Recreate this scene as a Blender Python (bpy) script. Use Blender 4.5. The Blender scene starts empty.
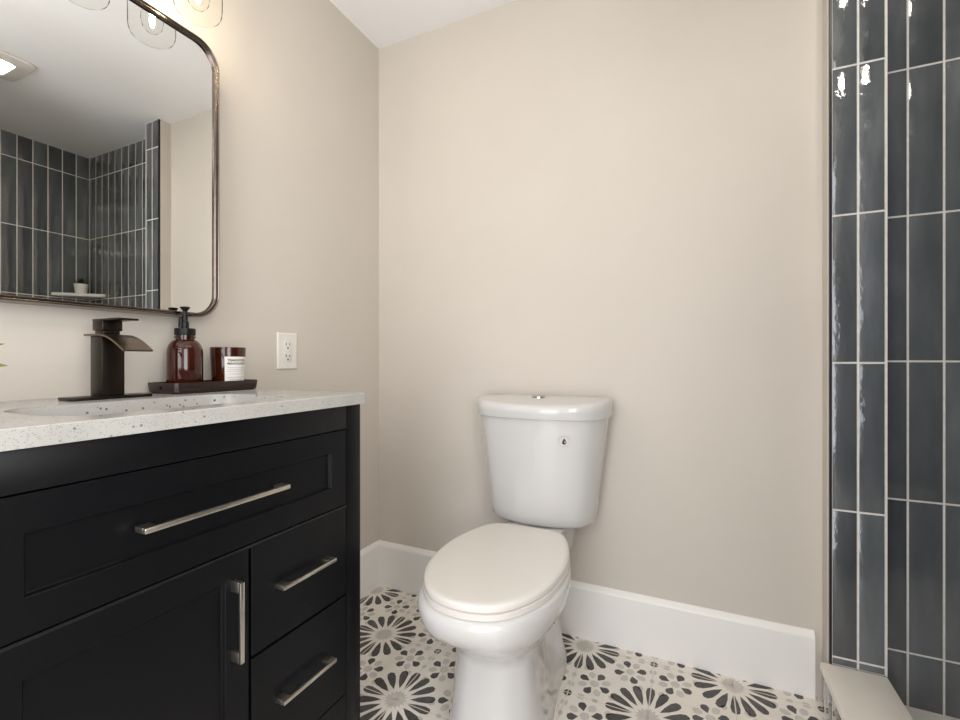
import bpy, bmesh, math, random
from mathutils import Vector, Matrix
from mathutils.bvhtree import BVHTree

random.seed(7)
S = bpy.context.scene
C = S.collection
PI = math.pi

# ------------------------------------------------------------------ camera, world, lights, exposure
CX, CH, F = 1.21, 0.952, 452.3          # camera x, camera height, focal length in pixels of a 960 px wide frame
YAW = math.radians(25.1)
D, H = 1.5646, 2.278                    # toilet wall, ceiling height
cam = bpy.data.cameras.new('camera')
cam.sensor_width = 36.0
cam.lens = F / 960 * 36.0
cam.clip_start = 0.02
cam_o = bpy.data.objects.new('camera', cam)
cam_o.location = (CX, 0, CH)
cam_o.rotation_euler = (PI / 2, 0, YAW)
C.objects.link(cam_o)
S.camera = cam_o

w = bpy.data.worlds.new('world')
S.world = w
w.use_nodes = True
w.node_tree.nodes['Background'].inputs['Color'].default_value = (0.85, 0.92, 1.0, 1)
w.node_tree.nodes['Background'].inputs['Strength'].default_value = 0.5


def area(name, loc, rot, sx, sy, power, col):
    l = bpy.data.lights.new(name, 'AREA')
    l.shape = 'RECTANGLE'
    l.size, l.size_y = sx, sy
    l.energy = power
    l.color = col
    o = bpy.data.objects.new(name, l)
    o.location = loc
    o.rotation_euler = rot
    C.objects.link(o)
    return o


# cool daylight from behind; the doorway it enters by is added, out of view
area('added_doorway_daylight', (0.95, -1.16, 1.08), (PI / 2, 0, 0), 0.9, 2.05, 35, (0.90, 0.93, 1.0))
# fill light through an added, unseen window in the right wall
area('added_window_fill', (1.60, -0.12, 1.20), (PI / 2, 0, PI / 2), 0.7, 1.1, 20, (0.95, 0.97, 1.0))
BULB = 145.0
FILL_GLOBE = 5.5
FAN = 75.0

S.view_settings.view_transform = 'Standard'
S.view_settings.look = 'None'
S.view_settings.exposure = -0.2
S.view_settings.gamma = 1.0
S.view_settings.use_curve_mapping = False


# ------------------------------------------------------------------ materials
def lin(c):
    c = c / 255
    return c / 12.92 if c <= 0.04045 else ((c + 0.055) / 1.055) ** 2.4


def rgb(r, g, b):
    return (lin(r), lin(g), lin(b), 1)


class Mat:
    def __init__(self, name, col, rough=0.5, metal=0.0, **kw):
        self.m = bpy.data.materials.new(name)
        self.m.use_nodes = True
        self.nt = self.m.node_tree
        self.b = self.nt.nodes['Principled BSDF']
        self.set('Base Color', col)
        self.set('Roughness', rough)
        self.set('Metallic', metal)
        for k, v in kw.items():
            self.set(k.replace('_', ' '), v)

    def set(self, k, v):
        self.b.inputs[k].default_value = v

    def node(self, t, **kw):
        n = self.nt.nodes.new(t)
        for k, v in kw.items():
            if k.startswith('i_'):
                n.inputs[k[2:].replace('_', ' ')].default_value = v
            else:
                setattr(n, k, v)
        return n

    def link(self, a, b):
        self.nt.links.new(a, b)

    def coord(self, scale=(1, 1, 1)):
        tc = self.node('ShaderNodeTexCoord')
        mp = self.node('ShaderNodeMapping')
        mp.inputs['Scale'].default_value = scale
        self.link(tc.outputs['Object'], mp.inputs['Vector'])
        return mp.outputs['Vector']

    def noise(self, scale, detail=3, vec=None, sc=(1, 1, 1)):
        n = self.node('ShaderNodeTexNoise')
        n.inputs['Scale'].default_value = scale
        n.inputs['Detail'].default_value = detail
        self.link(vec or self.coord(sc), n.inputs['Vector'])
        return n.outputs['Fac']

    def ramp(self, fac, stops):
        r = self.node('ShaderNodeValToRGB')
        cr = r.color_ramp
        while len(cr.elements) < len(stops):
            cr.elements.new(0.5)
        for e, (p, c) in zip(cr.elements, stops):
            e.position = p
            e.color = c
        self.link(fac, r.inputs['Fac'])
        return r.outputs['Color']

    def mix(self, fac, a, b):
        n = self.node('ShaderNodeMix', data_type='RGBA')
        for s, v in ((n.inputs[0], fac), (n.inputs[6], a), (n.inputs[7], b)):
            if hasattr(v, 'is_linked'):
                self.link(v, s)
            else:
                s.default_value = v
        return n.outputs[2]

    def color(self, sock):
        self.link(sock, self.b.inputs['Base Color'])

    def bump(self, fac, strength, dist=0.01):
        n = self.node('ShaderNodeBump')
        n.inputs['Strength'].default_value = strength
        n.inputs['Distance'].default_value = dist
        self.link(fac, n.inputs['Height'])
        self.link(n.outputs['Normal'], self.b.inputs['Normal'])

    def island(self):
        return self.node('ShaderNodeNewGeometry').outputs['Random Per Island']


def var(name, c0, c1, scale, rough, bump=0.0, **kw):
    m = Mat(name, c0, rough, **kw)
    f = m.noise(scale)
    m.color(m.ramp(f, [(0.3, c0), (0.7, c1)]))
    if bump:
        m.bump(m.noise(scale * 6), bump, 0.002)
    return m


M = {}
M['wall'] = var('wall_paint', rgb(203, 195, 184), rgb(206, 198, 187), 3, 0.62, 0.05)
M['ceiling'] = var('ceiling_paint', rgb(243, 243, 243), rgb(246, 246, 246), 3, 0.8, 0.05)
M['trim'] = var('trim_paint', rgb(238, 235, 230), rgb(241, 238, 233), 4, 0.38)
M['porcelain'] = var('porcelain', rgb(206, 204, 201), rgb(209, 207, 204), 3, 0.12, Coat_Weight=0.4, Coat_Roughness=0.03)
M['seat'] = var('seat_plastic', rgb(218, 213, 206), rgb(221, 216, 209), 3, 0.22)
M['black'] = var('vanity_paint', rgb(7, 8, 11), rgb(9, 10, 13), 5, 0.38, Specular_IOR_Level=0.22)
M['black_metal'] = var('bronze_black_metal', rgb(50, 44, 40), rgb(57, 51, 46), 20, 0.34, metal=0.95)
M['bronze'] = var('bronze_painted_sheen', rgb(112, 98, 82), rgb(124, 109, 92), 30, 0.3, metal=1.0)  # spout only: faucet bronze lightened, lamp reflection painted into its colour
M['black_trim'] = Mat('black_edge_trim', rgb(14, 14, 15), 0.4)
M['nickel'] = var('brushed_nickel', rgb(205, 198, 186), rgb(214, 207, 196), 60, 0.3, metal=1.0)
M['chrome'] = var('chrome', rgb(190, 188, 184), rgb(200, 198, 194), 20, 0.15, metal=1.0)
M['gunmetal'] = var('gunmetal_frame', rgb(108, 96, 88), rgb(120, 108, 99), 25, 0.2, metal=1.0)
M['mirror'] = Mat('mirror_glass', (0.93, 0.94, 0.93, 1), 0.0, 1.0)
M['backing'] = Mat('mirror_backing', rgb(60, 60, 60), 0.7)
M['plastic'] = var('white_plastic', rgb(226, 221, 212), rgb(229, 224, 216), 10, 0.35)
M['slot'] = Mat('socket_slots', rgb(60, 55, 50), 0.6)
M['black_plastic'] = var('black_plastic', rgb(12, 11, 11), rgb(16, 15, 15), 20, 0.4, Specular_IOR_Level=0.3)
M['label'] = var('paper_label', rgb(226, 222, 216), rgb(231, 227, 221), 20, 0.7)
M['ink'] = Mat('label_ink', rgb(40, 36, 36), 0.7)
M['ink_grey'] = Mat('label_small_print', rgb(168, 164, 160), 0.7)
M['wax'] = var('wax', rgb(196, 170, 140), rgb(206, 180, 150), 10, 0.5)
M['pot'] = var('white_ceramic', rgb(232, 229, 224), rgb(236, 233, 228), 6, 0.3)
M['soil'] = var('soil', rgb(50, 38, 28), rgb(70, 54, 40), 40, 0.9)
M['leaf'] = var('leaf', rgb(110, 122, 62), rgb(150, 152, 90), 14, 0.5)
M['leaf_dark'] = var('leaf_dark', rgb(30, 42, 30), rgb(48, 62, 42), 14, 0.5)
M['slab'] = var('curb_stone', rgb(243, 236, 227), rgb(246, 240, 231), 8, 0.35)
M['pan'] = var('shower_pan', rgb(232, 227, 219), rgb(236, 231, 224), 8, 0.5)
M['grout'] = var('grout', rgb(214, 211, 205), rgb(225, 222, 217), 60, 0.8)

# amber glass
a = Mat('amber_glass', (0.16, 0.035, 0.012, 1), 0.05)
a.set('Transmission Weight', 0.35)
a.set('IOR', 1.45)
a.set('Coat Weight', 0.3)
a.set('Coat Roughness', 0.03)
a.color(a.ramp(a.noise(9), [(0.3, (0.040, 0.0075, 0.003, 1)), (0.7, (0.07, 0.0125, 0.0045, 1))]))
M['amber'] = a

# clear thin glass of the lamp shades: reflects at grazing angles, lets light through
g = bpy.data.materials.new('clear_thin_glass')
g.use_nodes = True
nt = g.node_tree
nt.nodes.remove(nt.nodes['Principled BSDF'])
tr = nt.nodes.new('ShaderNodeBsdfTransparent')
tr.inputs[0].default_value = (0.97, 0.97, 0.96, 1)
gl = nt.nodes.new('ShaderNodeBsdfGlossy')
gl.inputs['Roughness'].default_value = 0.02
fr = nt.nodes.new('ShaderNodeLayerWeight')
fr.inputs['Blend'].default_value = 0.018
mx = nt.nodes.new('ShaderNodeMixShader')
nt.links.new(fr.outputs['Fresnel'], mx.inputs[0])
nt.links.new(tr.outputs[0], mx.inputs[1])
nt.links.new(gl.outputs[0], mx.inputs[2])
nt.links.new(mx.outputs[0], nt.nodes['Material Output'].inputs[0])


class Wrap:
    def __init__(self, m):
        self.m = m


M['glass'] = Wrap(g)


def emit(name, col, s):
    m = Mat(name, col, 0.5)
    m.set('Emission Color', col)
    m.set('Emission Strength', s)
    return m


M['bulb'] = emit('lit_bulb', (1.0, 0.84, 0.62, 1), BULB)
M['globe'] = emit('fill_globe', (1.0, 0.95, 0.88, 1), FILL_GLOBE)
M['lens'] = emit('lit_lens', (1.0, 0.93, 0.80, 1), FAN)

# dark hand-made glazed tiles, each tile its own tone
t = Mat('slate_glazed_tile', rgb(60, 66, 70), 0.05, IOR=1.6, Coat_Weight=0.6, Coat_Roughness=0.03)
vec = t.coord((1, 1, 0.22))
n1 = t.noise(14, 4, vec)
c1 = t.ramp(n1, [(0.3, rgb(80, 84, 87)), (0.55, rgb(95, 99, 102)), (0.75, rgb(116, 119, 121))])
c2 = t.ramp(t.island(), [(0.0, (0.62, 0.62, 0.62, 1)), (1.0, (1.2, 1.2, 1.2, 1))])
mm = t.node('ShaderNodeMix', data_type='RGBA', blend_type='MULTIPLY')
mm.inputs[0].default_value = 1.0
t.link(c1, mm.inputs[6])
t.link(c2, mm.inputs[7])
t.color(mm.outputs[2])
t.bump(t.noise(32, 4, t.coord((1, 1, 0.6))), 0.45, 0.006)
M['tile'] = t

# white quartz with dark and grey chips
q = Mat('speckled_quartz', rgb(226, 221, 213), 0.22)
base = q.ramp(q.noise(12), [(0.3, rgb(168, 166, 161)), (0.7, rgb(178, 176, 171))])
for sc, lo, hi, col, thr in ((110, 0.22, 0.32, rgb(112, 108, 103), 0.80), (58, 0.14, 0.18, rgb(40, 36, 34), 0.93),
                             (330, 0.2, 0.34, rgb(146, 143, 138), 0.55)):
    v = q.node('ShaderNodeTexVoronoi')
    v.inputs['Scale'].default_value = sc
    q.link(q.coord(), v.inputs['Vector'])
    d = q.ramp(v.outputs['Distance'], [(lo, (1, 1, 1, 1)), (hi, (0, 0, 0, 1))])
    sep = q.node('ShaderNodeSeparateColor')
    q.link(v.outputs['Color'], sep.inputs[0])
    gt = q.node('ShaderNodeMath', operation='GREATER_THAN')
    gt.inputs[1].default_value = thr
    q.link(sep.outputs[0], gt.inputs[0])
    mu = q.node('ShaderNodeMath', operation='MULTIPLY')
    q.link(d, mu.inputs[0])
    q.link(gt.outputs[0], mu.inputs[1])
    base = q.mix(mu.outputs[0], base, col)
q.color(base)
M['quartz'] = q

# dark stained wooden tray
wd = Mat('dark_wood', rgb(50, 34, 28), 0.35)
wv = wd.node('ShaderNodeTexNoise')
wv.inputs['Scale'].default_value = 30
wv.inputs['Detail'].default_value = 4
wd.link(wd.coord((3, 0.4, 6)), wv.inputs['Vector'])
wd.color(wd.ramp(wv.outputs['Fac'], [(0.3, rgb(24, 15, 12)), (0.7, rgb(50, 33, 26))]))
M['wood'] = wd

# patterned cement floor tile: base, dark inlay, light inlay, seam
fb = var('cement_tile_base', rgb(232, 225, 214), rgb(238, 232, 222), 25, 0.5)
M['floor'] = fb


def inlay(name, a, b):
    m = Mat(name, a, 0.5)
    c = m.ramp(m.noise(60), [(0.3, a), (0.7, b)])
    k = m.ramp(m.island(), [(0.0, (0.75, 0.75, 0.75, 1)), (1.0, (1.2, 1.2, 1.2, 1))])
    x = m.node('ShaderNodeMix', data_type='RGBA', blend_type='MULTIPLY')
    x.inputs[0].default_value = 1.0
    m.link(c, x.inputs[6])
    m.link(k, x.inputs[7])
    m.color(x.outputs[2])
    return m


M['inlay_dark'] = inlay('cement_tile_charcoal', rgb(68, 66, 66), rgb(88, 86, 85))
M['inlay_light'] = var('cement_tile_grey', rgb(200, 193, 184), rgb(212, 205, 196), 50, 0.5)
M['seam'] = Mat('cement_tile_seam', rgb(205, 196, 184), 0.8)


# ------------------------------------------------------------------ mesh helpers
def box(bm, x0, x1, y0, y1, z0, z1, bev=0.0, seg=2, mi=0):
    vs = [bm.verts.new((x, y, z)) for x in (x0, x1) for y in (y0, y1) for z in (z0, z1)]
    fs = [bm.faces.new([vs[i] for i in f]) for f in
          ((0, 1, 3, 2), (4, 6, 7, 5), (0, 4, 5, 1), (2, 3, 7, 6), (0, 2, 6, 4), (1, 5, 7, 3))]
    for f in fs:
        f.material_index = mi
    if bev:
        es = list({e for f in fs for e in f.edges})
        bmesh.ops.bevel(bm, geom=es, offset=bev, segments=seg, affect='EDGES', profile=0.5)
    return bm


def ring(bm, pts):
    return [bm.verts.new(p) for p in pts]


def bridge(bm, r0, r1, closed=True, mi=0):
    n = len(r0)
    for i in range(n if closed else n - 1):
        j = (i + 1) % n
        f = bm.faces.new((r0[i], r0[j], r1[j], r1[i]))
        f.material_index = mi


def loft(bm, rings, cap0=True, cap1=True, mi=0):
    rs = [ring(bm, r) for r in rings]
    for a, b in zip(rs, rs[1:]):
        bridge(bm, a, b, mi=mi)
    if cap0:
        bm.faces.new(list(reversed(rs[0]))).material_index = mi
    if cap1:
        bm.faces.new(rs[-1]).material_index = mi
    return rs


def lathe(bm, prof, c=(0, 0, 0), n=32, cap0=True, cap1=True, mi=0):
    rings = [[(c[0] + r * math.cos(2 * PI * i / n), c[1] + r * math.sin(2 * PI * i / n), c[2] + z) for i in range(n)]
             for r, z in prof]
    return loft(bm, rings, cap0, cap1, mi)


def tube(bm, pts, r, n=12):
    pts = [Vector(p) for p in pts]
    rings = []
    for i, p in enumerate(pts):
        a = pts[max(0, i - 1)]
        b = pts[min(len(pts) - 1, i + 1)]
        d = (b - a).normalized()
        up = Vector((0, 0, 1)) if abs(d.z) < 0.9 else Vector((0, 1, 0))
        u = d.cross(up).normalized()
        v = d.cross(u).normalized()
        rr = r[i] if isinstance(r, (list, tuple)) else r
        rings.append([p + rr * (math.cos(2 * PI * k / n) * u + math.sin(2 * PI * k / n) * v) for k in range(n)])
    return loft(bm, rings)


def rrect(y0, y1, z0, z1, r, seg=8):
    out = []
    for cy, cz, a0 in ((y1 - r, z1 - r, 0), (y0 + r, z1 - r, 90), (y0 + r, z0 + r, 180), (y1 - r, z0 + r, 270)):
        for k in range(seg + 1):
            a = math.radians(a0 + 90 * k / seg)
            out.append((cy + r * math.cos(a), cz + r * math.sin(a)))
    return out


def link(name, bm, mats, parent=None, origin=(0, 0, 0), smooth=35):
    bmesh.ops.remove_doubles(bm, verts=bm.verts, dist=1e-6)
    bmesh.ops.recalc_face_normals(bm, faces=bm.faces)
    if any(origin):
        bmesh.ops.translate(bm, verts=bm.verts, vec=-Vector(origin))
    me = bpy.data.meshes.new(name)
    bm.to_mesh(me)
    bm.free()
    for m in (mats if isinstance(mats, (list, tuple)) else [mats]):
        me.materials.append(M[m].m)
    if smooth:
        me.shade_smooth()
        me.set_sharp_from_angle(angle=math.radians(smooth))
    o = bpy.data.objects.new(name, me)
    C.objects.link(o)
    if parent is not None:
        o.parent = parent
    return o


def struct(name, bm, mats, **kw):
    o = link(name, bm, mats, **kw)
    o['kind'] = 'structure'
    return o


def thing(name, label, cat, loc, rotz=0, group=None):
    o = bpy.data.objects.new(name, None)
    o.empty_display_size = 0.05
    o.location = loc
    o.rotation_euler = (0, 0, rotz)
    o['label'] = label
    o['category'] = cat
    if group:
        o['group'] = group
    C.objects.link(o)
    return o


def tag(o, label, cat, loc):
    o.location = loc
    o['label'] = label
    o['category'] = cat
    return o


B = bmesh.new

# ------------------------------------------------------------------ the room shell
YF = -1.1        # wall behind the photographer
XS = 2.48        # far wall of the shower
YS = 1.605       # end wall of the shower
YN = 0.52        # near end of the shower opening
JX0, JX1, JY = 1.543, 1.667, 1.503   # tiled jamb between the toilet wall and the shower
PITCH, ROW0, ROWH = 0.0735, 0.1555, 0.3945

bm = B()
box(bm, -0.1, 0, YF - 0.1, D + 0.15, 0, H)
struct('wall_left', bm, 'wall')
bm = B()
box(bm, 0, JX0, D, D + 0.15, 0, H)
struct('wall_back', bm, 'wall')
bm = B()
box(bm, JX0, JX1 - 0.004, JY + 0.009, D + 0.15, 0, H)
struct('wall_jamb', bm, 'wall')
bm = B()      # front wall with the added doorway
box(bm, 0, 0.5, YF - 0.1, YF, 0, H)
box(bm, 1.4, JX1, YF - 0.1, YF, 0, H)
box(bm, 0.5, 1.4, YF - 0.1, YF, 2.1, H)
struct('wall_front', bm, 'wall')
bm = B()      # right wall with an added, unseen window opening for the fill light
box(bm, JX0, JX1, YF, -0.49, 0, H)
box(bm, JX0, JX1, 0.25, YN, 0, H)
box(bm, JX0, JX1, -0.49, 0.25, 0, 0.62)
box(bm, JX0, JX1, -0.49, 0.25, 1.78, H)
struct('wall_right', bm, 'wall')
bm = B()
box(bm, -0.1, XS + 0.1, YF - 0.1, YS + 0.15, H, H + 0.08)
struct('ceiling', bm, 'ceiling')


# floor: cement tiles, the printed pattern inlaid in the tile face
def poly(bm, pts, z, mi):
    f = bm.faces.new([bm.verts.new((x, y, z)) for x, y in pts])
    f.material_index = mi


def clip_poly(pts, lo, hi, ax):
    for side, lim in ((1, lo), (-1, hi)):
        out = []
        n = len(pts)
        for i in range(n):
            a, b = pts[i], pts[(i + 1) % n]
            ia, ib = side * (a[ax] - lim) >= 0, side * (b[ax] - lim) >= 0
            if ia:
                out.append(a)
            if ia != ib:
                t_ = (lim - a[ax]) / (b[ax] - a[ax])
                out.append((a[0] + t_ * (b[0] - a[0]), a[1] + t_ * (b[1] - a[1])))
        pts = out
        if len(pts) < 3:
            return []
    return pts


TP, TQ = 0.2150, 0.2315     # pitch of the tiles across and along the room
OX, OY = 0.888, 1.511
FX0, FX1, FY0, FY1 = 0.0, 1.54, YF, D
bm = B()
box(bm, -0.1, 1.60, YF - 0.6, D + 0.15, -0.05, 0.0)


def put(pts, mi, mapped=True):
    if mapped:
        pts = [(x, OY + (y - OY) * TQ / TP) for x, y in pts]
    pts = clip_poly(clip_poly(pts, FX0, FX1, 0), FY0, FY1, 1) if pts else []
    if len(pts) > 2:
        poly(bm, pts, 0.0003, mi)


def petal(cx, cy, a, prof, mi, off=None):
    ca, sa = math.cos(a), math.sin(a)
    left = [(r, h) for r, h in prof]
    if off is None:
        loc = left + [(r, -h) for r, h in reversed(prof) if h > 0]
        put([(cx + r * ca - h * sa, cy + r * sa + h * ca) for r, h in loc], mi)
    else:
        for s in (1, -1):
            loc = [(r, s * max(h, off)) for r, h in prof] + [(r, s * off) for r, h in reversed(prof)]
            loc2 = []
            for p_ in loc:
                if not loc2 or (abs(p_[0] - loc2[-1][0]) + abs(p_[1] - loc2[-1][1])) > 1e-6:
                    loc2.append(p_)
            if loc2[0] == loc2[-1]:
                loc2.pop()
            put([(cx + r * ca - h * sa, cy + r * sa + h * ca) for r, h in loc2], mi)


PET = [(0.040, 0.0), (0.064, 0.0082), (0.090, 0.0124), (0.1055, 0.0098), (0.111, 0.0)]
DRK = [(0.017, 0.0), (0.034, 0.0118), (0.0445, 0.0085), (0.0475, 0.0)]
LGT = [(0.020, 0.0), (0.028, 0.0088), (0.037, 0.0105), (0.046, 0.006), (0.048, 0.0)]


def blob(cx, cy, r, n, mi, a0=0.0, e=1.0, ang=0.0):
    pts = []
    for k in range(n):
        a = 2 * PI * k / n + a0
        x, y = r * math.cos(a), r * e * math.sin(a)
        pts.append((cx + x * math.cos(ang) - y * math.sin(ang), cy + x * math.sin(ang) + y * math.cos(ang)))
    put(pts, mi)


for i in range(-5, 5):
    for j in range(-13, 2):
        cx, cy = OX + i * TP, OY + j * TP
        if (i + j) % 2 == 0:
            for k in range(16):
                petal(cx, cy, k * PI / 8, PET, 1, 0.0016 if k % 4 == 0 else None)
            pts = []
            for k in range(32):
                r = 0.033 if k % 2 else 0.024
                pts.append((cx + r * math.cos(k * PI / 16), cy + r * math.sin(k * PI / 16)))
            put(pts, 2)
        else:
            for k in range(4):          # the small crossed disc where four tiles meet
                a0 = k * PI / 2
                q_ = [(0.0016, 0.0016)] + [(max(0.0016, 0.0115 * math.cos(t_)), max(0.0016, 0.0115 * math.sin(t_)))
                                           for t_ in [x * PI / 2 / 5 for x in range(6)]]
                put([(cx + x * math.cos(a0) - y * math.sin(a0), cy + x * math.sin(a0) + y * math.cos(a0)) for x, y in q_], 1)
                for s in (1, -1):
                    dx, dy = 0.037, s * 0.0058
                    blob(cx + dx * math.cos(a0) - dy * math.sin(a0), cy + dx * math.sin(a0) + dy * math.cos(a0),
                         0.0105, 7, 2, 0, 0.42, a0)
                blob(cx + 0.076 * math.cos(a0), cy + 0.076 * math.sin(a0), 0.0095, 6, 2, 0, 0.75, a0)
                # four rosettes around it, one in each tile
                dg = a0 + PI / 4
                rx, ry = cx + 0.0885 * math.cos(dg), cy + 0.0885 * math.sin(dg)
                if k in (0, 2):
                    base_a = math.radians(67.5 if i % 2 == 0 else 22.5)
                else:
                    base_a = math.radians(67.5 if (k == 3) != ((i, j) in ((0, -1), (1, -2))) else 22.5)
                for m_ in range(4):
                    petal(rx, ry, base_a + m_ * PI / 2, DRK, 1)
                    petal(rx, ry, base_a + PI / 4 + m_ * PI / 2, LGT, 2)
                blob(rx, ry, 0.0135, 8, 2, PI / 8)
                # leaf-shaped greys between rosette and flower
                for s in (1, -1):
                    a2 = dg + s * math.radians(78)
                    blob(rx + 0.064 * math.cos(a2), ry + 0.064 * math.sin(a2), 0.0105, 6, 2, 0, 0.7, a2)
for i in range(-5, 5):
    x = OX + i * TP
    put([(x - 0.0006, FY0), (x + 0.0006, FY0), (x + 0.0006, FY1), (x - 0.0006, FY1)], 3, False)
for j in range(-13, 2):
    y = OY + j * TQ
    put([(FX0, y - 0.0006), (FX1, y - 0.0006), (FX1, y + 0.0006), (FX0, y + 0.0006)], 3, False)
for f in bm.faces:
    if f.material_index and f.normal.z < 0:
        f.normal_flip()
me_floor = struct('floor', bm, ['floor', 'inlay_dark', 'inlay_light', 'seam'], smooth=0)


# baseboards: flat board with an eased top
def base_profile(bm, pts, nrm):
    (x0, y0), (x1, y1) = pts
    nx, ny = nrm
    prof = [(0, 0), (0.016, 0), (0.016, 0.168), (0.014, 0.173), (0.004, 0.184), (0, 0.185)]
    r0 = [(x0 + nx * d, y0 + ny * d, z) for d, z in prof]
    r1 = [(x1 + nx * d, y1 + ny * d, z) for d, z in prof]
    loft(bm, [r0, r1])


bm = B()
base_profile(bm, ((0, D), (1.524, D)), (0, -1))
struct('baseboard_back', bm, 'trim', smooth=0)
bm = B()
base_profile(bm, ((0, 0.876), (0, D - 0.016)), (1, 0))
struct('baseboard_left', bm, 'trim', smooth=0)


# tiled shower walls
def tile_wall(name, u_lines, z_lines, place, parent_mat=('grout', 'tile'), th=0.008, gap=0.0027):
    """tiles laid in a grid; place(u0,u1,z0,z1,d0,d1) gives the box extents"""
    bm = B()
    box(bm, *place(u_lines[0], u_lines[-1], z_lines[0], z_lines[-1], 0.0, th - 0.0012), mi=0)
    for a, b in zip(u_lines, u_lines[1:]):
        for c, d in zip(z_lines, z_lines[1:]):
            h = gap / 2
            if b - a < 0.01 or d - c < 0.01:
                continue
            jit = random.uniform(-0.0003, 0.0003)
            ext = place(a + h, b - h, c + h, d - h, 0.002, th + jit)
            box(bm, *ext, bev=0.0012, seg=2, mi=1)
    return struct(name, bm, list(parent_mat), smooth=50)


def grid(start, stop, origin, pitch):
    out = [start]
    k = math.ceil((start - origin) / pitch + 1e-6)
    while origin + k * pitch < stop - 1e-6:
        out.append(origin + k * pitch)
        k += 1
    return out + [stop]


zl = [0.0, 0.157, 0.571, 0.9485, 1.344, 1.7425, 2.136, H]
zl_j = grid(0.134, H, ROW0, ROWH)
tile_wall('wall_shower_end', grid(JX1, XS, 1.741, PITCH), zl, lambda a, b, c, d, e, f: (a, b, YS + 0.008 - f, YS + 0.008 - e, c, d))
tile_wall('wall_shower_far', grid(YN, YS, YS, 0.0706), zl, lambda a, b, c, d, e, f: (XS + 0.008 - f, XS + 0.008 - e, a, b, c, d))
tile_wall('wall_jamb_tile', [JX0 + 0.0072, 1.607, JX1 - 0.003], zl_j, lambda a, b, c, d, e, f: (a, b, JY + 0.009 - f, JY + 0.009 - e, c, d))
bm = B()
box(bm, JX1, XS + 0.1, YS + 0.008, YS + 0.15, 0, H)
box(bm, XS + 0.008, XS + 0.1, YN - 0.008, YS + 0.008, 0, H)
struct('wall_shower_back', bm, 'wall')
tile_wall('wall_shower_near', grid(JX1, XS, 1.741, PITCH), zl, lambda a, b, c, d, e, f: (a, b, YN - 0.008 + e, YN - 0.008 + f, c, d))
bm = B()
box(bm, JX1, XS + 0.1, YF, YN - 0.008, 0, H)
struct('wall_shower_side', bm, 'wall')
bm = B()
box(bm, JX1 - 0.004, JX1 - 0.0005, JY + 0.009, YS + 0.008, 0, H)
struct('wall_jamb_return', bm, 'black_trim', smooth=0)
bm = B()    # black metal edge strip on the outer side of the jamb tiles
box(bm, JX0 + 0.003, JX0 + 0.008, JY - 0.0005, JY + 0.009, 0.134, H)
struct('trim_1', bm, 'black_trim', smooth=0)
bm = B()    # white grouted edge on the inner side of the jamb tiles
box(bm, JX1 - 0.0042, JX1 + 0.0002, JY + 0.0002, JY + 0.009, 0.134, H)
struct('trim_2', bm, 'grout', smooth=0)
# curb: tiled riser under a pale stone slab
tile_wall('wall_curb', grid(YN, JY + 0.009, JY - 0.02, PITCH), [0.0, 0.113], lambda a, b, c, d, e, f: (1.539 - f, 1.539 - e, a, b, c, d))
bm = B()
box(bm, 1.539, 1.66, YN, JY + 0.009, 0, 0.113)
struct('wall_curb_core', bm, 'grout', smooth=0)
bm = B()
box(bm, 1.525, JX1, YN + 0.001, JY, 0.1131, 0.134, bev=0.0025)
struct('trim_3', bm, 'slab')
bm = B()
box(bm, 1.60, XS + 0.008, YN - 0.008, YS + 0.008, -0.05, 0.012)
struct('floor_shower', bm, 'pan', smooth=0)

# ------------------------------------------------------------------ vanity cabinet
VX, VY0, VY1, VZ = 0.475, 0.165, 0.8785, 0.8455
org = (0.0, 0.52, 0.0)
van = thing('vanity_cabinet', 'black shaker vanity cabinet with brushed nickel pulls under the speckled countertop', 'cabinet', org)
T = 0.018
bm = B(); box(bm, 0.002, VX - 0.02, VY0, VY0 + T, 0.10, VZ, 0.001); link('side_panel', bm, 'black', van, org)
bm = B(); box(bm, 0.002, VX - 0.02, VY1 - T, VY1, 0.10, VZ, 0.001); link('side_panel', bm, 'black', van, org)
bm = B(); box(bm, 0.002, 0.012, VY0 + T, VY1 - T, 0.12, VZ); link('back_panel', bm, 'black', van, org)
bm = B(); box(bm, 0.012, VX - 0.025, VY0 + T, VY1 - T, 0.135, 0.15); link('bottom_panel', bm, 'black', van, org)
for y0, y1 in ((VY0, VY0 + 0.049), (VY1 - 0.049, VY1)):
    bm = B(); box(bm, VX - 0.045, VX, y0, y1, 0, VZ, 0.0012); link('leg', bm, 'black', van, org)
    bm = B(); box(bm, 0.002, 0.045, y0, y1, 0, 0.12, 0.0012); link('leg', bm, 'black', van, org)
SY0, SY1 = VY0 + 0.049, VY1 - 0.049
bm = B(); box(bm, VX - 0.02, VX, SY0, SY1, 0.791, VZ, 0.0012); link('top_rail', bm, 'black', van, org)
bm = B(); box(bm, VX - 0.02, VX, SY0, SY1, 0.606, 0.612); link('rail', bm, 'black_trim', van, org)
bm = B()     # bottom rail with raised arch
zr = 0.168
pts = [(SY0, zr), (SY0, 0.092), (SY0 + 0.05, 0.125), (SY1 - 0.05, 0.125), (SY1, 0.092), (SY1, zr)]
loft(bm, [[(VX - 0.02, y, z) for y, z in pts], [(VX - 0.001, y, z) for y, z in pts]])
link('bottom_rail', bm, 'black', van, org, smooth=0)
bm = B(); box(bm, VX - 0.03, VX - 0.012, 0.568, 0.578, 0.165, 0.61); link('mullion', bm, 'black_trim', van, org)


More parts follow.
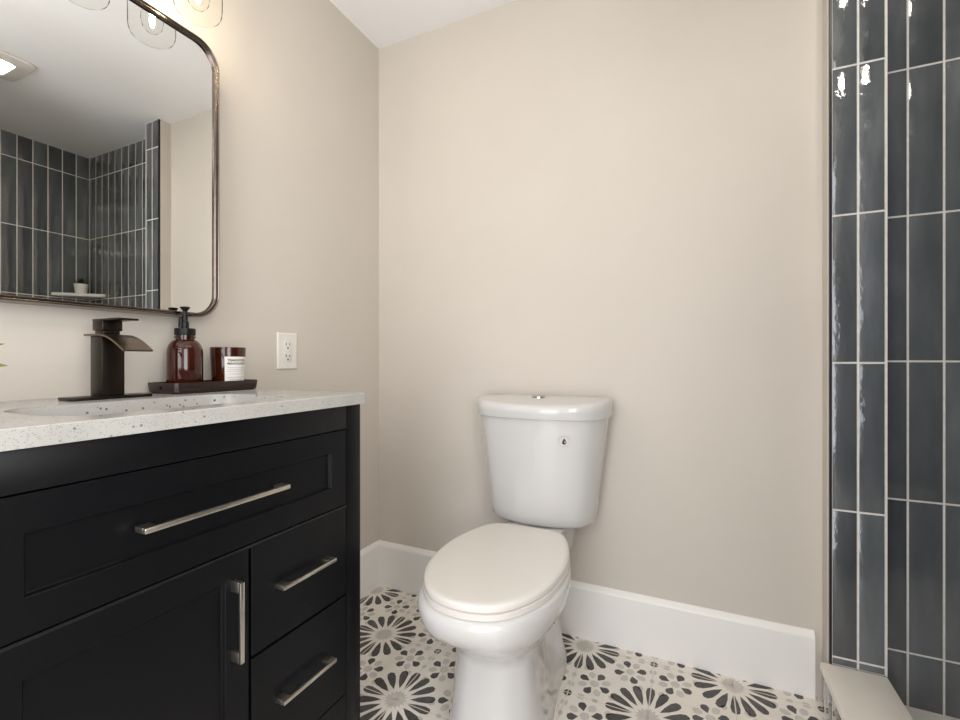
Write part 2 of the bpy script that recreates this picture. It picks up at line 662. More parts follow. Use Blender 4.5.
def front(y0, y1, z0, z1, rail=None, inset=0.008):
    bm = B()
    g = 0.0015
    x0, x1 = VX - 0.019, VX + 0.0005
    y0, y1, z0, z1 = y0 + g, y1 - g, z0 + g, z1 - g

    def rr(x, d):
        return [(x, y0 + d, z0 + d), (x, y1 - d, z0 + d), (x, y1 - d, z1 - d), (x, y0 + d, z1 - d)]
    rings = [rr(x0, 0), rr(x1 - 0.001, 0), rr(x1, 0.001)]
    if rail:
        rings += [rr(x1, rail - 0.0030), rr(x1 - 0.0010, rail - 0.0020), rr(x1 - inset + 0.001, rail), rr(x1 - inset, rail + 0.0010)]
    loft(bm, rings)
    return bm


def pull(parent, y0, y1, z0, z1, upright=False):
    """square bar pull: bar on two square posts"""
    bm = B()
    xb0, xb1 = VX + 0.0195, VX + 0.026
    w = 0.0085
    if upright:
        box(bm, xb0, xb1, y0 - w / 2, y0 + w / 2, z0, z1, 0.0016)
        for z in (z0, z1 - 0.019):
            box(bm, VX + 0.0002, xb0 + 0.001, y0 - w / 2, y0 + w / 2, z, z + 0.019, 0.001)
    else:
        box(bm, xb0, xb1, y0, y1, z0 - w / 2, z0 + w / 2, 0.0016)
        for y in (y0, y1 - 0.019):
            box(bm, VX + 0.0002, xb0 + 0.001, y, y + 0.019, z0 - w / 2, z0 + w / 2, 0.001)
    o = link('handle', bm, 'nickel', parent, org)
    o['label'] = 'brushed nickel bar handle'


dr = link('drawer', front(SY0, SY1, 0.613, 0.790, 0.050), 'black', van, org, smooth=20)
dr['label'] = 'wide top drawer with recessed panel'
pull(dr, 0.383, 0.643, 0.7055, 0)
dr = link('drawer', front(0.575, SY1, 0.403, 0.610), 'black', van, org, smooth=20)
dr['label'] = 'upper small flat drawer'
pull(dr, 0.627, 0.770, 0.512, 0)
dr = link('drawer', front(0.575, SY1, 0.170, 0.401), 'black', van, org, smooth=20)
dr['label'] = 'lower small flat drawer'
pull(dr, 0.627, 0.770, 0.2905, 0)
dr = link('door', front(SY0, 0.572, 0.170, 0.610, 0.048), 'black', van, org, smooth=20)
dr['label'] = 'door with recessed panel and upright handle'
pull(dr, 0.5390, 0, 0.4215, 0.5635, True)

# ------------------------------------------------------------------ countertop with sink
CT0, CT1 = 0.8462, 0.872
CYA, CYB, CXF = 0.158, 0.880, 0.4875
org = (0.0, 0.52, CT0)
top = thing('countertop', 'off-white speckled stone countertop with integrated sink on the black vanity', 'countertop', org)
bm = B()
hole = rrect(0.195, 0.428, 0.318, 0.728, 0.07, 8)
outer = [(0.001, CYA), (CXF, CYA), (CXF, CYB), (0.001, CYB)]
e = 0.002
for z, ins in ((CT1, e), (CT0, 0.0)):
    o_v = [bm.verts.new((min(max(x, 0.001 + 0), CXF - ins if x > 0.1 else x), y + (ins if y < 0.5 else -ins), z)) for x, y in outer]
    h_v = [bm.verts.new((x, y, z)) for x, y in hole]
    es = [bm.edges.new((o_v[k], o_v[(k + 1) % 4])) for k in range(4)]
    es += [bm.edges.new((h_v[k], h_v[(k + 1) % len(h_v)])) for k in range(len(h_v))]
    bmesh.ops.triangle_fill(bm, use_beauty=True, edges=es)
    if z == CT1:
        tv, th_ = o_v, h_v
    else:
        bv, bh = o_v, h_v
mid = [bm.verts.new((x, y, CT1 - e)) for x, y in outer]
bridge(bm, tv, mid)
bridge(bm, mid, bv)
bridge(bm, th_, bh)
link('slab', bm, 'quartz', top, org, smooth=30)
bm = B()
rings = []
for z, ins in ((CT1 - 0.0005, -0.0004), (CT1 - 0.006, 0.002), (CT1 - 0.06, 0.008), (CT1 - 0.105, 0.02), (CT1 - 0.122, 0.045), (CT1 - 0.126, 0.08)):
    rings.append([(x, y, z) for x, y in rrect(0.195 + ins, 0.428 - ins, 0.318 + ins, 0.728 - ins, max(0.02, 0.07 - ins * 0.4), 8)])
loft(bm, rings, cap0=False, cap1=True)
bs = link('basin', bm, 'quartz', top, org, smooth=60)
bm = B()
lathe(bm, [(0.021, 0), (0.021, 0.003), (0.012, 0.004)], (0.31, 0.523, CT1 - 0.1262), 24)
link('drain', bm, 'black_metal', bs, org)

# ------------------------------------------------------------------ faucet
FY = 0.5245
org = (0.107, FY, CT1)
fa = thing('faucet', 'dark bronze waterfall faucet with square body standing behind the sink', 'faucet', org)
bm = B(); box(bm, 0.080, 0.134, 0.453, 0.597, CT1, CT1 + 0.0065, 0.002); link('base_plate', bm, 'black_metal', fa, org)
bm = B(); box(bm, 0.086, 0.129, FY - 0.0205, FY + 0.0205, CT1 + 0.0065, 1.0015, 0.0012); link('body', bm, 'black_metal', fa, org)
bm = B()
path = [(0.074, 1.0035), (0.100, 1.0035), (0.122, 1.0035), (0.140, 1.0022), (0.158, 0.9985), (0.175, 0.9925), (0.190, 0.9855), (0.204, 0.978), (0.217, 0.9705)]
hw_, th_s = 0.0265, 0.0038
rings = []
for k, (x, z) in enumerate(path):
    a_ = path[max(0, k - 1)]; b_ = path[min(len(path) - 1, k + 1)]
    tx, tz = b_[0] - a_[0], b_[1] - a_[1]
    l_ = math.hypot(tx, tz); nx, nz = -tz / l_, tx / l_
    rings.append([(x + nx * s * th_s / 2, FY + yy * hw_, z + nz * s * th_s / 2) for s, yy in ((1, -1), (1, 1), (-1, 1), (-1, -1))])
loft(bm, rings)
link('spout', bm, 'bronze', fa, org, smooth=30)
bm = B()
box(bm, 0.091, 0.123, FY - 0.015, FY + 0.015, 1.0052, 1.0125, 0.001)
box(bm, 0.086, 0.124, FY - 0.0175, FY + 0.0195, 1.0125, 1.034, 0.002)
box(bm, 0.086, 0.182, FY - 0.0175, FY + 0.0195, 1.0325, 1.0365, 0.001)
link('lever_handle', bm, 'black_metal', fa, org)

# ------------------------------------------------------------------ tray, soap dispenser, candle
org = (0.078, 0.752, CT1)
tr_o = thing('vanity_tray', 'narrow dark wooden tray with raised sides on the countertop beside the wall', 'tray', org)
bm = B()
tx0, tx1, ty0, ty1 = 0.018, 0.132, 0.645, 0.870


def rr3(ins, z, r=0.012):
    return [(x, y, z) for x, y in rrect(tx0 + ins, tx1 - ins, ty0 + ins, ty1 - ins, r, 5)]


loft(bm, [rr3(0.006, CT1), rr3(0.002, CT1 + 0.004), rr3(0.0, CT1 + 0.024), rr3(0.0005, CT1 + 0.026), rr3(0.005, CT1 + 0.026), rr3(0.0065, CT1 + 0.024), rr3(0.010, CT1 + 0.010)])
link('body', bm, 'wood', tr_o, org, smooth=40)
bm = B()   # little handle peg on the near end
r0 = []
tube(bm, [(0.076, ty0 + 0.002, CT1 + 0.014), (0.076, ty0 - 0.001, CT1 + 0.014)], 0.004, 14)
link('rivet', bm, 'black_metal', tr_o, org)
TZ = CT1 + 0.010

bx, by = 0.074, 0.704
org = (bx, by, TZ)
so = thing('soap_dispenser', 'round amber glass soap bottle with black pump on the dark tray', 'soap dispenser', org)
bm = B()
lathe(bm, [(0.033, 0), (0.0375, 0.002), (0.039, 0.006), (0.039, 0.086), (0.038, 0.096), (0.035, 0.106), (0.030, 0.114), (0.0245, 0.1185),
           (0.0205, 0.120), (0.0205, 0.1235), (0.0235, 0.1242), (0.0235, 0.1278), (0.0205, 0.1285), (0.0205, 0.133)], org, 40)
link('bottle', bm, 'amber', so, org, smooth=50)
bm = B()
lathe(bm, [(0.0225, 0.131), (0.0228, 0.132), (0.0228, 0.1465), (0.0215, 0.148), (0.010, 0.149)], org, 32)
link('cap', bm, 'black_plastic', so, org)
bm = B()
lathe(bm, [(0.0085, 0.149), (0.0085, 0.164), (0.0060, 0.166), (0.0055, 0.186), (0.0050, 0.191), (0.0100, 0.1975), (0.0110, 0.200), (0.0100, 0.2015), (0.004, 0.2005)], org, 24)
tube(bm, [(bx + 0.004, by, TZ + 0.180), (bx + 0.012, by + 0.006, TZ + 0.182), (bx + 0.016, by + 0.009, TZ + 0.180)], 0.0032, 10)
tube(bm, [(bx, by, TZ + 0.181), (bx - 0.004, by - 0.007, TZ + 0.173), (bx - 0.004, by - 0.008, TZ + 0.150)], 0.0052, 12)
link('pump', bm, 'black_plastic', so, org)

KZ = TZ + 0.0003
kx, ky = 0.074, 0.8190
org = (kx, ky, KZ)
ca = thing('candle', 'candle in amber glass tumbler with white label on the dark tray', 'candle', org)
bm = B()
R0, R1, KH = 0.0385, 0.0435, 0.1035
rad = lambda z: R0 + (R1 - R0) * z / KH
lathe(bm, [(0.034, 0), (R0 - 0.001, 0.001), (rad(0.005), 0.005), (rad(KH - 0.002), KH - 0.002), (R1 - 0.0006, KH), (R1 - 0.0024, KH), (rad(KH) - 0.003, KH - 0.002), (rad(0.012) - 0.003, 0.012)], org, 48)
link('glass', bm, 'amber', ca, org, smooth=50)
bm = B()
lathe(bm, [(rad(0.013) - 0.0036, 0.013), (rad(0.07) - 0.0036, 0.070), (0.01, 0.069)], org, 40)
link('wax', bm, 'wax', ca, org)
bm = B()
tube(bm, [(kx, ky, KZ + 0.068), (kx + 0.001, ky, KZ + 0.076)], 0.0012, 8)
link('wick', bm, 'black_plastic', ca, org)
bm = B()
LA = 43
lz0, lz1 = 0.010, 0.0785
cols = 14
rings = []
for lift in (0.0003, 0.0006):
    rr_ = []
    for z in (lz0, lz1):
        seq = range(cols + 1) if z == lz0 else range(cols, -1, -1)
        for k in seq:
            a_ = math.radians(-LA + 2 * LA * k / cols - 4)
            rr_.append((kx + (rad(z) + lift) * math.cos(a_), ky + (rad(z) + lift) * math.sin(a_), KZ + z))
    rings.append(rr_)
r_in, r_out = ring(bm, rings[0]), ring(bm, rings[1])
bridge(bm, r_in, r_out)
n_ = cols + 1
for k in range(cols):
    for rr_ in (r_in, r_out):
        bm.faces.new((rr_[k], rr_[k + 1], rr_[2 * n_ - 2 - k], rr_[2 * n_ - 1 - k]))
lab = link('label', bm, 'label', ca, org, smooth=0)


def label_text(txt, size, zc, mat, width):
    cu = bpy.data.curves.new('text', 'FONT')
    cu.body = txt
    cu.size = size
    cu.offset = size * 0.035
    cu.align_x = 'CENTER'
    cu.align_y = 'CENTER'
    o = bpy.data.objects.new('text', cu)
    C.objects.link(o)
    dg = bpy.context.evaluated_depsgraph_get()
    me = bpy.data.meshes.new_from_object(o.evaluated_get(dg))
    bpy.data.objects.remove(o)
    xs = [v.co.x for v in me.vertices]
    k = width / (max(xs) - min(xs))
    bm = B()
    bm.from_mesh(me)
    bpy.data.meshes.remove(me)
    for v in bm.verts:
        z = zc + v.co.y
        a_ = v.co.x * k / rad(z) + math.radians(-4)
        r = rad(z) + 0.0008
        v.co = Vector((kx + r * math.cos(a_), ky + r * math.sin(a_), KZ + z))
    return link('lettering', bm, mat, lab, org, smooth=0)


label_text('TEAKWOOD', 0.0085, 0.0685, 'ink', 0.050)
label_text('MAHOGANY', 0.0080, 0.0600, 'ink', 0.050)
bm = B()
for zc, wd_ in ((0.050, 0.048), (0.045, 0.044), (0.040, 0.048), (0.033, 0.040), (0.024, 0.046), (0.018, 0.036)):
    for s in range(8):
        a0_ = (-wd_ / 2 + wd_ * s / 8) / rad(zc) - math.radians(4)
        a1_ = (-wd_ / 2 + wd_ * (s + 0.8) / 8) / rad(zc) - math.radians(4)
        r = rad(zc) + 0.0008
        bm.faces.new([bm.verts.new((kx + r * math.cos(a_), ky + r * math.sin(a_), KZ + z)) for a_, z in
                      ((a0_, zc - 0.0008), (a1_, zc - 0.0008), (a1_, zc + 0.0008), (a0_, zc + 0.0008))])
link('small_print', bm, 'ink_grey', lab, org, smooth=0)

# ------------------------------------------------------------------ plant at the left end of the counter (its leaf tip reaches into view)
px_, py_ = 0.125, 0.262
org = (px_, py_, CT1)
pl = thing('potted_plant', 'small potted plant at the left end of the countertop with pale green leaf tips', 'plant', org)
bm = B()
lathe(bm, [(0.028, 0), (0.031, 0.002), (0.040, 0.055), (0.040, 0.058), (0.037, 0.058), (0.035, 0.050)], org, 32)
link('pot', bm, 'pot', pl, org)
bm = B()
lathe(bm, [(0.0352, 0.048), (0.0355, 0.051)], org, 24)
link('soil', bm, 'soil', pl, org)


def leaf(bm, p0, p1, wid, sag, n=8, roll=0.0):
    p0, p1 = Vector(p0), Vector(p1)
    d = p1 - p0
    side = d.cross(Vector((0, 0, 1))).normalized()
    up = side.cross(d).normalized()
    side, up = side * math.cos(roll) + up * math.sin(roll), up * math.cos(roll) - side * math.sin(roll)
    rows = []
    for k in range(n + 1):
        t_ = k / n
        c_ = p0 + d * t_ + up * (sag * 4 * t_ * (1 - t_))
        w_ = wid * math.sin(PI * min(1, t_ * 0.94 + 0.05)) ** 0.8
        rows.append([bm.verts.new(c_ - side * w_ + up * w_ * 0.3), bm.verts.new(c_), bm.verts.new(c_ + side * w_ + up * w_ * 0.3)])
    for a_, b_ in zip(rows, rows[1:]):
        for k in range(2):
            bm.faces.new((a_[k], a_[k + 1], b_[k + 1], b_[k]))


b0 = Vector((px_, py_, CT1 + 0.05))
for vec_, wid in (((0.005, 0.1025, 0.020), 0.013), ((0.006, 0.098, 0.058), 0.011), ((0.04, -0.05, 0.07), 0.012), ((-0.05, -0.03, 0.08), 0.012), ((0.06, 0.01, 0.06), 0.011),
                  ((-0.06, 0.03, 0.06), 0.011), ((0.01, -0.09, 0.05), 0.011), ((0.0, 0.03, 0.095), 0.011), ((0.07, -0.04, 0.03), 0.010)):
    bm = B()
    v_ = Vector(vec_)
    leaf(bm, b0 + v_ * 0.05, b0 + v_, wid, 0.012, 8, 0.9 if vec_[1] > 0.09 else 0.0)
    bmesh.ops.solidify(bm, geom=bm.faces[:], thickness=0.0008)
    link('leaf', bm, 'leaf', pl, org, smooth=60)

# ------------------------------------------------------------------ electrical outlet
oy, oz = 1.0795, 0.9815
org = (0, oy, oz)
ou = thing('electrical_outlet', 'white duplex electrical outlet on the beige wall beside the vanity', 'outlet', org)
bm = B()
ow, oh = 0.0395, 0.0595
loft(bm, [[(x, oy + sy * (ow - i), oz + sz * (oh - i)) for sy, sz in ((-1, -1), (1, -1), (1, 1), (-1, 1))] for x, i in ((0.0002, 0), (0.0035, 0), (0.0055, 0.003))])
pt = link('cover_plate', bm, 'plastic', ou, org, smooth=0)
bm = B()
box(bm, 0.0052, 0.0066, oy - 0.018, oy + 0.018, oz - 0.0345, oz + 0.0345, 0.0006)
rc = link('receptacle', bm, 'plastic', ou, org)
bm = B()
for dz in (0.019, -0.019):
    box(bm, 0.0062, 0.0070, oy - 0.0085, oy - 0.006, oz + dz - 0.001, oz + dz + 0.008)
    box(bm, 0.0062, 0.0070, oy + 0.006, oy + 0.0085, oz + dz + 0.0, oz + dz + 0.007)
    tube(bm, [(0.0062, oy, oz + dz - 0.009), (0.0070, oy, oz + dz - 0.009)], 0.003, 12)
link('slots', bm, 'slot', rc, org, smooth=0)
for dz in (0.048, -0.048):
    bm = B()
    tube(bm, [(0.005, oy, oz + dz), (0.0063, oy, oz + dz)], 0.003, 12)
    link('screw', bm, 'plastic', ou, org)

# ------------------------------------------------------------------ mirror
MY0, MY1, MZ0, MZ1, MXS = 0.241, 0.805, 1.063, 1.786, 0.050
org = (0, (MY0 + MY1) / 2, MZ0)
mi_o = thing('wall_mirror', 'rectangular wall mirror with rounded corners and thin polished dark metal frame', 'mirror', org)
path = rrect(MY0, MY1, MZ0, MZ1, 0.062, 10)
bm = B()


def inset_path(d):
    return rrect(MY0 + d, MY1 - d, MZ0 + d, MZ1 - d, 0.062 - d, 10)


prof = [(0.002, 0.0), (0.057, 0.0), (0.060, 0.0010), (0.061, 0.0028), (0.060, 0.0046), (0.0582, 0.0053), (0.0595, 0.0064), (0.0592, 0.0090),
        (0.0570, 0.0105), (0.0460, 0.0105), (0.0460, 0.0125), (0.002, 0.0125)]
rs = []
for x, d_ in prof:
    rs.append(ring(bm, [(x, y, z) for y, z in inset_path(d_)]))
for a_, b_ in zip(rs, rs[1:] + rs[:1]):
    bridge(bm, a_, b_)
link('frame', bm, 'gunmetal', mi_o, org, smooth=40)
bm = B()
loft(bm, [[(x, y, z) for y, z in inset_path(0.0110)] for x in (0.0462, MXS)])
link('glass', bm, 'mirror', mi_o, org, smooth=0)
bm = B()
loft(bm, [[(x, y, z) for y, z in inset_path(0.0125)] for x in (0.003, 0.040)])
link('backing', bm, 'backing', mi_o, org, smooth=0)

# ------------------------------------------------------------------ three-lamp vanity light above the mirror
LX, LZ = 0.142, 1.770
org = (0, 0.545, 2.02)
vl = thing('vanity_light', 'three-lamp vanity light with clear glass shades above the mirror', 'light', org)
bm = B(); box(bm, 0.001, 0.022, 0.445, 0.645, 1.965, 2.075, 0.003); link('back_plate', bm, 'black_metal', vl, org)
bm = B()
tube(bm, [(0.022, 0.545, 2.02), (LX, 0.545, 2.02)], 0.009, 14)
box(bm, LX - 0.009, LX + 0.009, 0.37, 0.72, 2.011, 2.029, 0.002)
link('bar', bm, 'black_metal', vl, org)
for ly in (0.397, 0.545, 0.693):
    c_ = (LX, ly, LZ)
    bm = B()
    lathe(bm, [(0.006, 0.256), (0.006, 0.225), (0.021, 0.222), (0.022, 0.165), (0.018, 0.160)], c_, 24)
    so_ = link('socket', bm, 'black_metal', vl, org)
    bm = B()
    lathe(bm, [(0.006, 0.0), (0.026, 0.001), (0.038, 0.004), (0.0455, 0.010), (0.0495, 0.019), (0.0508, 0.032), (0.0508, 0.160), (0.049, 0.172), (0.043, 0.180), (0.0225, 0.184)], c_, 40, cap0=True, cap1=False)
    link('glass_shade', bm, 'glass', vl, org, smooth=80)
    bm = B()
    lathe(bm, [(0.003, 0.020), (0.012, 0.023), (0.021, 0.034), (0.0245, 0.050), (0.023, 0.078), (0.016, 0.115), (0.0125, 0.14), (0.0125, 0.160)], c_, 24, cap1=False)
    bl = link('bulb', bm, 'glass', vl, org, smooth=80)
    bm = B()
    lathe(bm, [(0.001, 0.032), (0.0040, 0.036), (0.0058, 0.046), (0.0056, 0.070), (0.003, 0.092), (0.002, 0.160)], c_, 16)
    link('filament', bm, 'bulb', bl, org, smooth=80)

# ------------------------------------------------------------------ exhaust fan with light, on the ceiling
fx0, fx1, fy0, fy1 = 1.558, 1.815, 0.748, 1.004
fxc, fyc = (fx0 + fx1) / 2, (fy0 + fy1) / 2
org = (fxc, fyc, H)
fn = thing('exhaust_fan', 'square white ceiling exhaust fan with a glowing lens above the shower entrance', 'fan', org)


def rz(ins, z, r):
    return [(x, y, z) for x, y in rrect(fx0 + ins, fx1 - ins, fy0 + ins, fy1 - ins, max(0.004, r - ins), 6)]


bm = B()
loft(bm, [rz(0.006, H - 0.0005, 0.036), rz(0.0, H - 0.006, 0.036), rz(0.003, H - 0.012, 0.036), rz(0.055, H - 0.020, 0.07), rz(0.057, H - 0.014, 0.07)])
link('grille', bm, 'plastic', fn, org)
bm = B()
loft(bm, [rz(0.062, H - 0.0135, 0.08), rz(0.064, H - 0.021, 0.08), rz(0.072, H - 0.024, 0.09)])
link('lens', bm, 'lens', fn, org)

# ------------------------------------------------------------------ fill lamp added below the ceiling, out of view
lx_, ly_ = 1.15, 0.42
org = (lx_, ly_, H)
cl = thing('added_fill_lamp', 'round white globe fill lamp, added out of view to brighten the room', 'light', org)
bm = B()
lathe(bm, [(0.065, -0.0005), (0.065, -0.018), (0.03, -0.024), (0.008, -0.03), (0.008, -0.245)], org, 32)
link('base', bm, 'plastic', cl, org)
bm = B()
lathe(bm, [(0.11 * math.sin(PI * k / 16) + 1e-4, -0.345 - 0.11 * math.cos(PI * k / 16)) for k in range(17)], org, 32)
link('globe', bm, 'globe', cl, org, smooth=80)

# ------------------------------------------------------------------ corner shelf in the shower with a little plant
SZ = 1.371
org = (XS, YS, SZ)
sh = thing('corner_shelf', 'white triangular corner shelf on the dark tiled shower walls', 'shelf', org)
bm = B()
pts = [(XS - 0.0005, YS - 0.0005), (XS - 0.0005, YS - 0.195), (XS - 0.012, YS - 0.20), (XS - 0.20, YS - 0.012), (XS - 0.195, YS - 0.0005)]
loft(bm, [[(x, y, SZ - 0.018) for x, y in pts], [(x, y, SZ) for x, y in pts]])
link('board', bm, 'pot', sh, org, smooth=0)
cx_, cy_ = 2.405, 1.527
org = (cx_, cy_, SZ)
sp = thing('potted_succulent', 'small dark green plant in white pot on the shower corner shelf', 'plant', org)
bm = B()
lathe(bm, [(0.027, 0), (0.029, 0.002), (0.036, 0.060), (0.036, 0.062), (0.033, 0.062), (0.031, 0.054)], org, 28)
link('pot', bm, 'pot', sp, org)
bm = B()
lathe(bm, [(0.0312, 0.050), (0.0315, 0.055)], org, 20)
link('soil', bm, 'soil', sp, org)
bm = B()
for k in range(22):
    a_ = k * 2.4
    rr_ = 0.010 + 0.030 * (k / 22)
    b_ = Vector((cx_ + 0.3 * rr_ * math.cos(a_), cy_ + 0.3 * rr_ * math.sin(a_), SZ + 0.054))
    leaf(bm, b_, b_ + Vector((rr_ * math.cos(a_), rr_ * math.sin(a_), 0.05 - 0.035 * k / 22)), 0.006, 0.004, 5)
bmesh.ops.solidify(bm, geom=bm.faces[:], thickness=0.001)
link('foliage', bm, 'leaf_dark', sp, org, smooth=60)

# ------------------------------------------------------------------ toilet
TROT = math.radians(1.0)
org = (0.7505, D - 0.012, 0)
to = thing('toilet', 'white two-piece toilet with closed lid standing against the beige wall', 'toilet', org, TROT)


def closed_spline(pts, n=7):
    """closed Catmull-Rom through points mirrored about the centre line; pts = (w, half_width) from back to front"""
    loop = [(-h, w) for w, h in pts] + [(h, w) for w, h in reversed(pts) if h > 1e-9]
    out = []
    N = len(loop)
    for i in range(N):
        p0, p1, p2, p3 = (Vector(loop[(i + k) % N]) for k in (-1, 0, 1, 2))
        t0 = 0.0
        t1 = t0 + max(1e-4, (p1 - p0).length) ** 0.5
        t2 = t1 + max(1e-4, (p2 - p1).length) ** 0.5
        t3 = t2 + max(1e-4, (p3 - p2).length) ** 0.5
        for k in range(n):
            t_ = t1 + (t2 - t1) * k / n
            a1 = p0 * ((t1 - t_) / (t1 - t0)) + p1 * ((t_ - t0) / (t1 - t0))
            a2 = p1 * ((t2 - t_) / (t2 - t1)) + p2 * ((t_ - t1) / (t2 - t1))
            a3 = p2 * ((t3 - t_) / (t3 - t2)) + p3 * ((t_ - t2) / (t3 - t2))
            b1 = a1 * ((t2 - t_) / (t2 - t0)) + a2 * ((t_ - t0) / (t2 - t0))
            b2 = a2 * ((t3 - t_) / (t3 - t1)) + a3 * ((t_ - t1) / (t3 - t1))
            out.append(b1 * ((t2 - t_) / (t2 - t1)) + b2 * ((t_ - t1) / (t2 - t1)))
    return [(p.x, -p.y) for p in out]


def sec(z, pts):
    return [(x, y, z) for x, y in closed_spline(pts)]


def scale_sec(pts, d):
    w0, w1 = pts[0][0], pts[-1][0]
    wm = (w0 + w1) / 2
    return [(w_ + (d if w_ < wm else -d) * min(1, abs(w_ - wm) / (w1 - wm)), max(0, h - d) if h > 0 else 0) for w_, h in pts]


bm = B()
secs = [
    (0.000, [(0.10, 0), (0.105, 0.07), (0.15, 0.100), (0.30, 0.110), (0.43, 0.124), (0.545, 0.112), (0.600, 0.066), (0.613, 0)]),
    (0.030, [(0.10, 0), (0.105, 0.07), (0.15, 0.100), (0.30, 0.110), (0.43, 0.123), (0.545, 0.111), (0.600, 0.065), (0.612, 0)]),
    (0.060, [(0.10, 0), (0.105, 0.065), (0.15, 0.088), (0.30, 0.096), (0.43, 0.118), (0.54, 0.107), (0.592, 0.062), (0.604, 0)]),
    (0.120, [(0.10, 0), (0.105, 0.062), (0.15, 0.070), (0.30, 0.074), (0.43, 0.110), (0.535, 0.101), (0.584, 0.058), (0.595, 0)]),
    (0.222, [(0.09, 0), (0.095, 0.062), (0.14, 0.062), (0.29, 0.066), (0.43, 0.101), (0.53, 0.095), (0.572, 0.055), (0.582, 0)]),
    (0.246, [(0.07, 0), (0.075, 0.066), (0.13, 0.064), (0.29, 0.069), (0.43, 0.104), (0.532, 0.098), (0.577, 0.058), (0.588, 0)]),
    (0.276, [(0.05, 0), (0.055, 0.074), (0.12, 0.070), (0.29, 0.084), (0.43, 0.115), (0.550, 0.110), (0.606, 0.067), (0.618, 0)]),
    (0.310, [(0.03, 0), (0.035, 0.084), (0.12, 0.080), (0.28, 0.107), (0.44, 0.136), (0.580, 0.126), (0.646, 0.080), (0.661, 0)]),
    (0.335, [(0.02, 0), (0.025, 0.092), (0.12, 0.084), (0.28, 0.118), (0.46, 0.161), (0.597, 0.142), (0.678, 0.086), (0.694, 0)]),
    (0.362, [(0.02, 0), (0.025, 0.096), (0.12, 0.088), (0.27, 0.131), (0.47, 0.175), (0.606, 0.150), (0.697, 0.088), (0.716, 0)]),
    (0.390, [(0.02, 0), (0.025, 0.098), (0.12, 0.090), (0.27, 0.136), (0.47, 0.179), (0.610, 0.154), (0.703, 0.092), (0.723, 0)]),
    (0.404, [(0.02, 0), (0.025, 0.098), (0.12, 0.090), (0.27, 0.135), (0.47, 0.177), (0.608, 0.152), (0.701, 0.091), (0.720, 0)]),
    (0.409, [(0.026, 0), (0.031, 0.093), (0.12, 0.086), (0.27, 0.131), (0.47, 0.173), (0.604, 0.148), (0.696, 0.087), (0.714, 0)]),
]
loft(bm, [sec(z, p) for z, p in secs])
link('bowl', bm, 'porcelain', to, smooth=60)
bm = B()       # deck block carrying the tank
dk = [(0.03, 0), (0.034, 0.085), (0.07, 0.094), (0.14, 0.094), (0.215, 0.090), (0.222, 0.080), (0.225, 0.0)]
loft(bm, [sec(0.405, dk), sec(0.419, dk), sec(0.4233, scale_sec(dk, 0.005))])
link('tank_deck', bm, 'porcelain', to, smooth=40)

SEAT = [(0.232, 0), (0.234, 0.080), (0.252, 0.115), (0.345, 0.154), (0.468, 0.1695), (0.600, 0.146), (0.690, 0.084), (0.715, 0)]
bm = B()
loft(bm, [sec(0.409, scale_sec(SEAT, 0.003)), sec(0.411, SEAT), sec(0.4225, SEAT), sec(0.4245, scale_sec(SEAT, 0.003))])
link('seat', bm, 'seat', to, smooth=50)
bm = B()
loft(bm, [sec(0.4255, scale_sec(SEAT, 0.005)), sec(0.4275, scale_sec(SEAT, 0.001)), sec(0.437, scale_sec(SEAT, 0.0005)), sec(0.4405, scale_sec(SEAT, 0.002)),
          sec(0.4428, scale_sec(SEAT, 0.006)), sec(0.4436, scale_sec(SEAT, 0.014)), sec(0.4442, scale_sec(SEAT, 0.05))])
link('seat_lid', bm, 'seat', to, smooth=50)


def tank_sec(z, hw, w0, w1):
    d_ = w1 - w0
    return sec(z, [(w0, 0), (w0, hw * 0.80), (w0 + 0.010, hw * 0.975), (w0 + 0.045, hw), (w0 + d_ * 0.50, hw * 0.985), (w0 + d_ * 0.80, hw * 0.80), (w0 + d_ * 0.955, hw * 0.42), (w1, 0)])


bm = B()
loft(bm, [tank_sec(0.4235, 0.145, 0.030, 0.165), tank_sec(0.427, 0.165, 0.020, 0.183), tank_sec(0.438, 0.1745, 0.014, 0.194), tank_sec(0.462, 0.178, 0.012, 0.198),
          tank_sec(0.62, 0.1975, 0.012, 0.210), tank_sec(0.768, 0.2165, 0.012, 0.221)])
bm.normal_update()
tree = BVHTree.FromBMesh(bm)
hit, nor, _, _ = tree.ray_cast(Vector((0.105, -1, 0.7045)), Vector((0, 1, 0)))
tank = link('tank', bm, 'porcelain', to, smooth=50)
bm = B()


def crowned(z, hw, w0, w1):
    return [(x, y, z - 0.017 * (-y / 0.237) ** 2) for x, y, z in tank_sec(z, hw, w0, w1)]


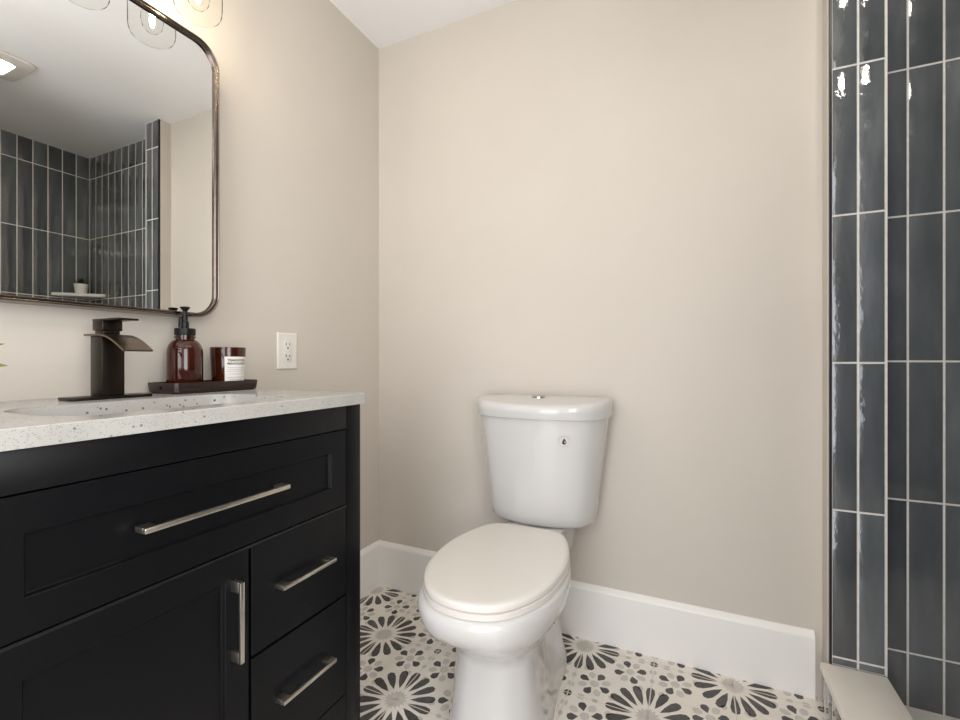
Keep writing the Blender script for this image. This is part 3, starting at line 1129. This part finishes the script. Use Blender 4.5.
loft(bm, [tank_sec(0.7682, 0.220, 0.010, 0.224), tank_sec(0.770, 0.2230, 0.008, 0.231), crowned(0.806, 0.2265, 0.006, 0.237), crowned(0.820, 0.2255, 0.007, 0.236),
          crowned(0.8275, 0.221, 0.010, 0.230), crowned(0.8295, 0.211, 0.016, 0.217), crowned(0.8300, 0.12, 0.05, 0.15)])
link('tank_lid', bm, 'porcelain', to, smooth=50)
bm = B()
lathe(bm, [(0.024, 0), (0.024, 0.003), (0.0225, 0.0042)], (-0.010, -0.085, 0.8265), 32)
fb_ = link('flush_button', bm, 'chrome', to)
bm = B()
box(bm, -0.0104, -0.0096, -0.107, -0.063, 0.8302, 0.8309)
link('seam', bm, 'slot', fb_, smooth=0)

# droplet badge on the tank front, following the curve of the china
zax = nor.normalized()
if zax.y > 0:
    zax = -zax
yax = (Vector((0, 0, 1)) - zax * zax.z).normalized()
xax = yax.cross(zax).normalized()


def on(u, v, h):
    return hit + xax * u + yax * v + zax * h      # badge coordinates on the china


bm = B()
r_, n_ = 0.0225, 32
loft(bm, [[on(r_ * math.cos(2 * PI * k / n_), r_ * math.sin(2 * PI * k / n_), h) for k in range(n_)] for h in (-0.0012, 0.0006)])
bd = link('badge', bm, 'porcelain', tank, smooth=0)
bd['label'] = 'round sticker with dark droplet'
bm = B()
drop = [(0, 0.0110)] + [(0.0066 * math.cos(a_), -0.003 + 0.0066 * math.sin(a_)) for a_ in [math.radians(x) for x in range(25, -206, -15)]]
loft(bm, [[on(u, v, h) for u, v in drop] for h in (0.0006, 0.0009)])
link('droplet', bm, 'ink', bd, smooth=0)
bm = B()
hl = [(0.0006, 0.0020), (0.0042, -0.003), (0.0030, -0.0062), (0.0004, -0.0015)]
loft(bm, [[on(u, v, h) for u, v in hl] for h in (0.0009, 0.0011)])
link('droplet_gleam', bm, 'plastic', bd, smooth=0)
bm = B()
for k in range(40):
    a0_, a1_ = 2 * PI * k / 40, 2 * PI * (k + 0.55) / 40
    top_ = 20 < math.degrees(a0_) < 165
    w_ = 0.0016 if top_ else 0.0007
    bm.faces.new([bm.verts.new(on(r * math.cos(a_), r * math.sin(a_), 0.0008)) for a_, r in
                  ((a0_, 0.0165 - w_), (a1_, 0.0165 - w_), (a1_, 0.0165 + w_), (a0_, 0.0165 + w_))])
link('dotted_ring', bm, 'ink_grey', bd, smooth=0)
for s in (-1, 1):     # seat hinge caps
    bm = B()
    box(bm, s * 0.060 - 0.018, s * 0.060 + 0.018, -0.236, -0.2265, 0.409, 0.434, 0.003)
    link('hinge', bm, 'seat', to)
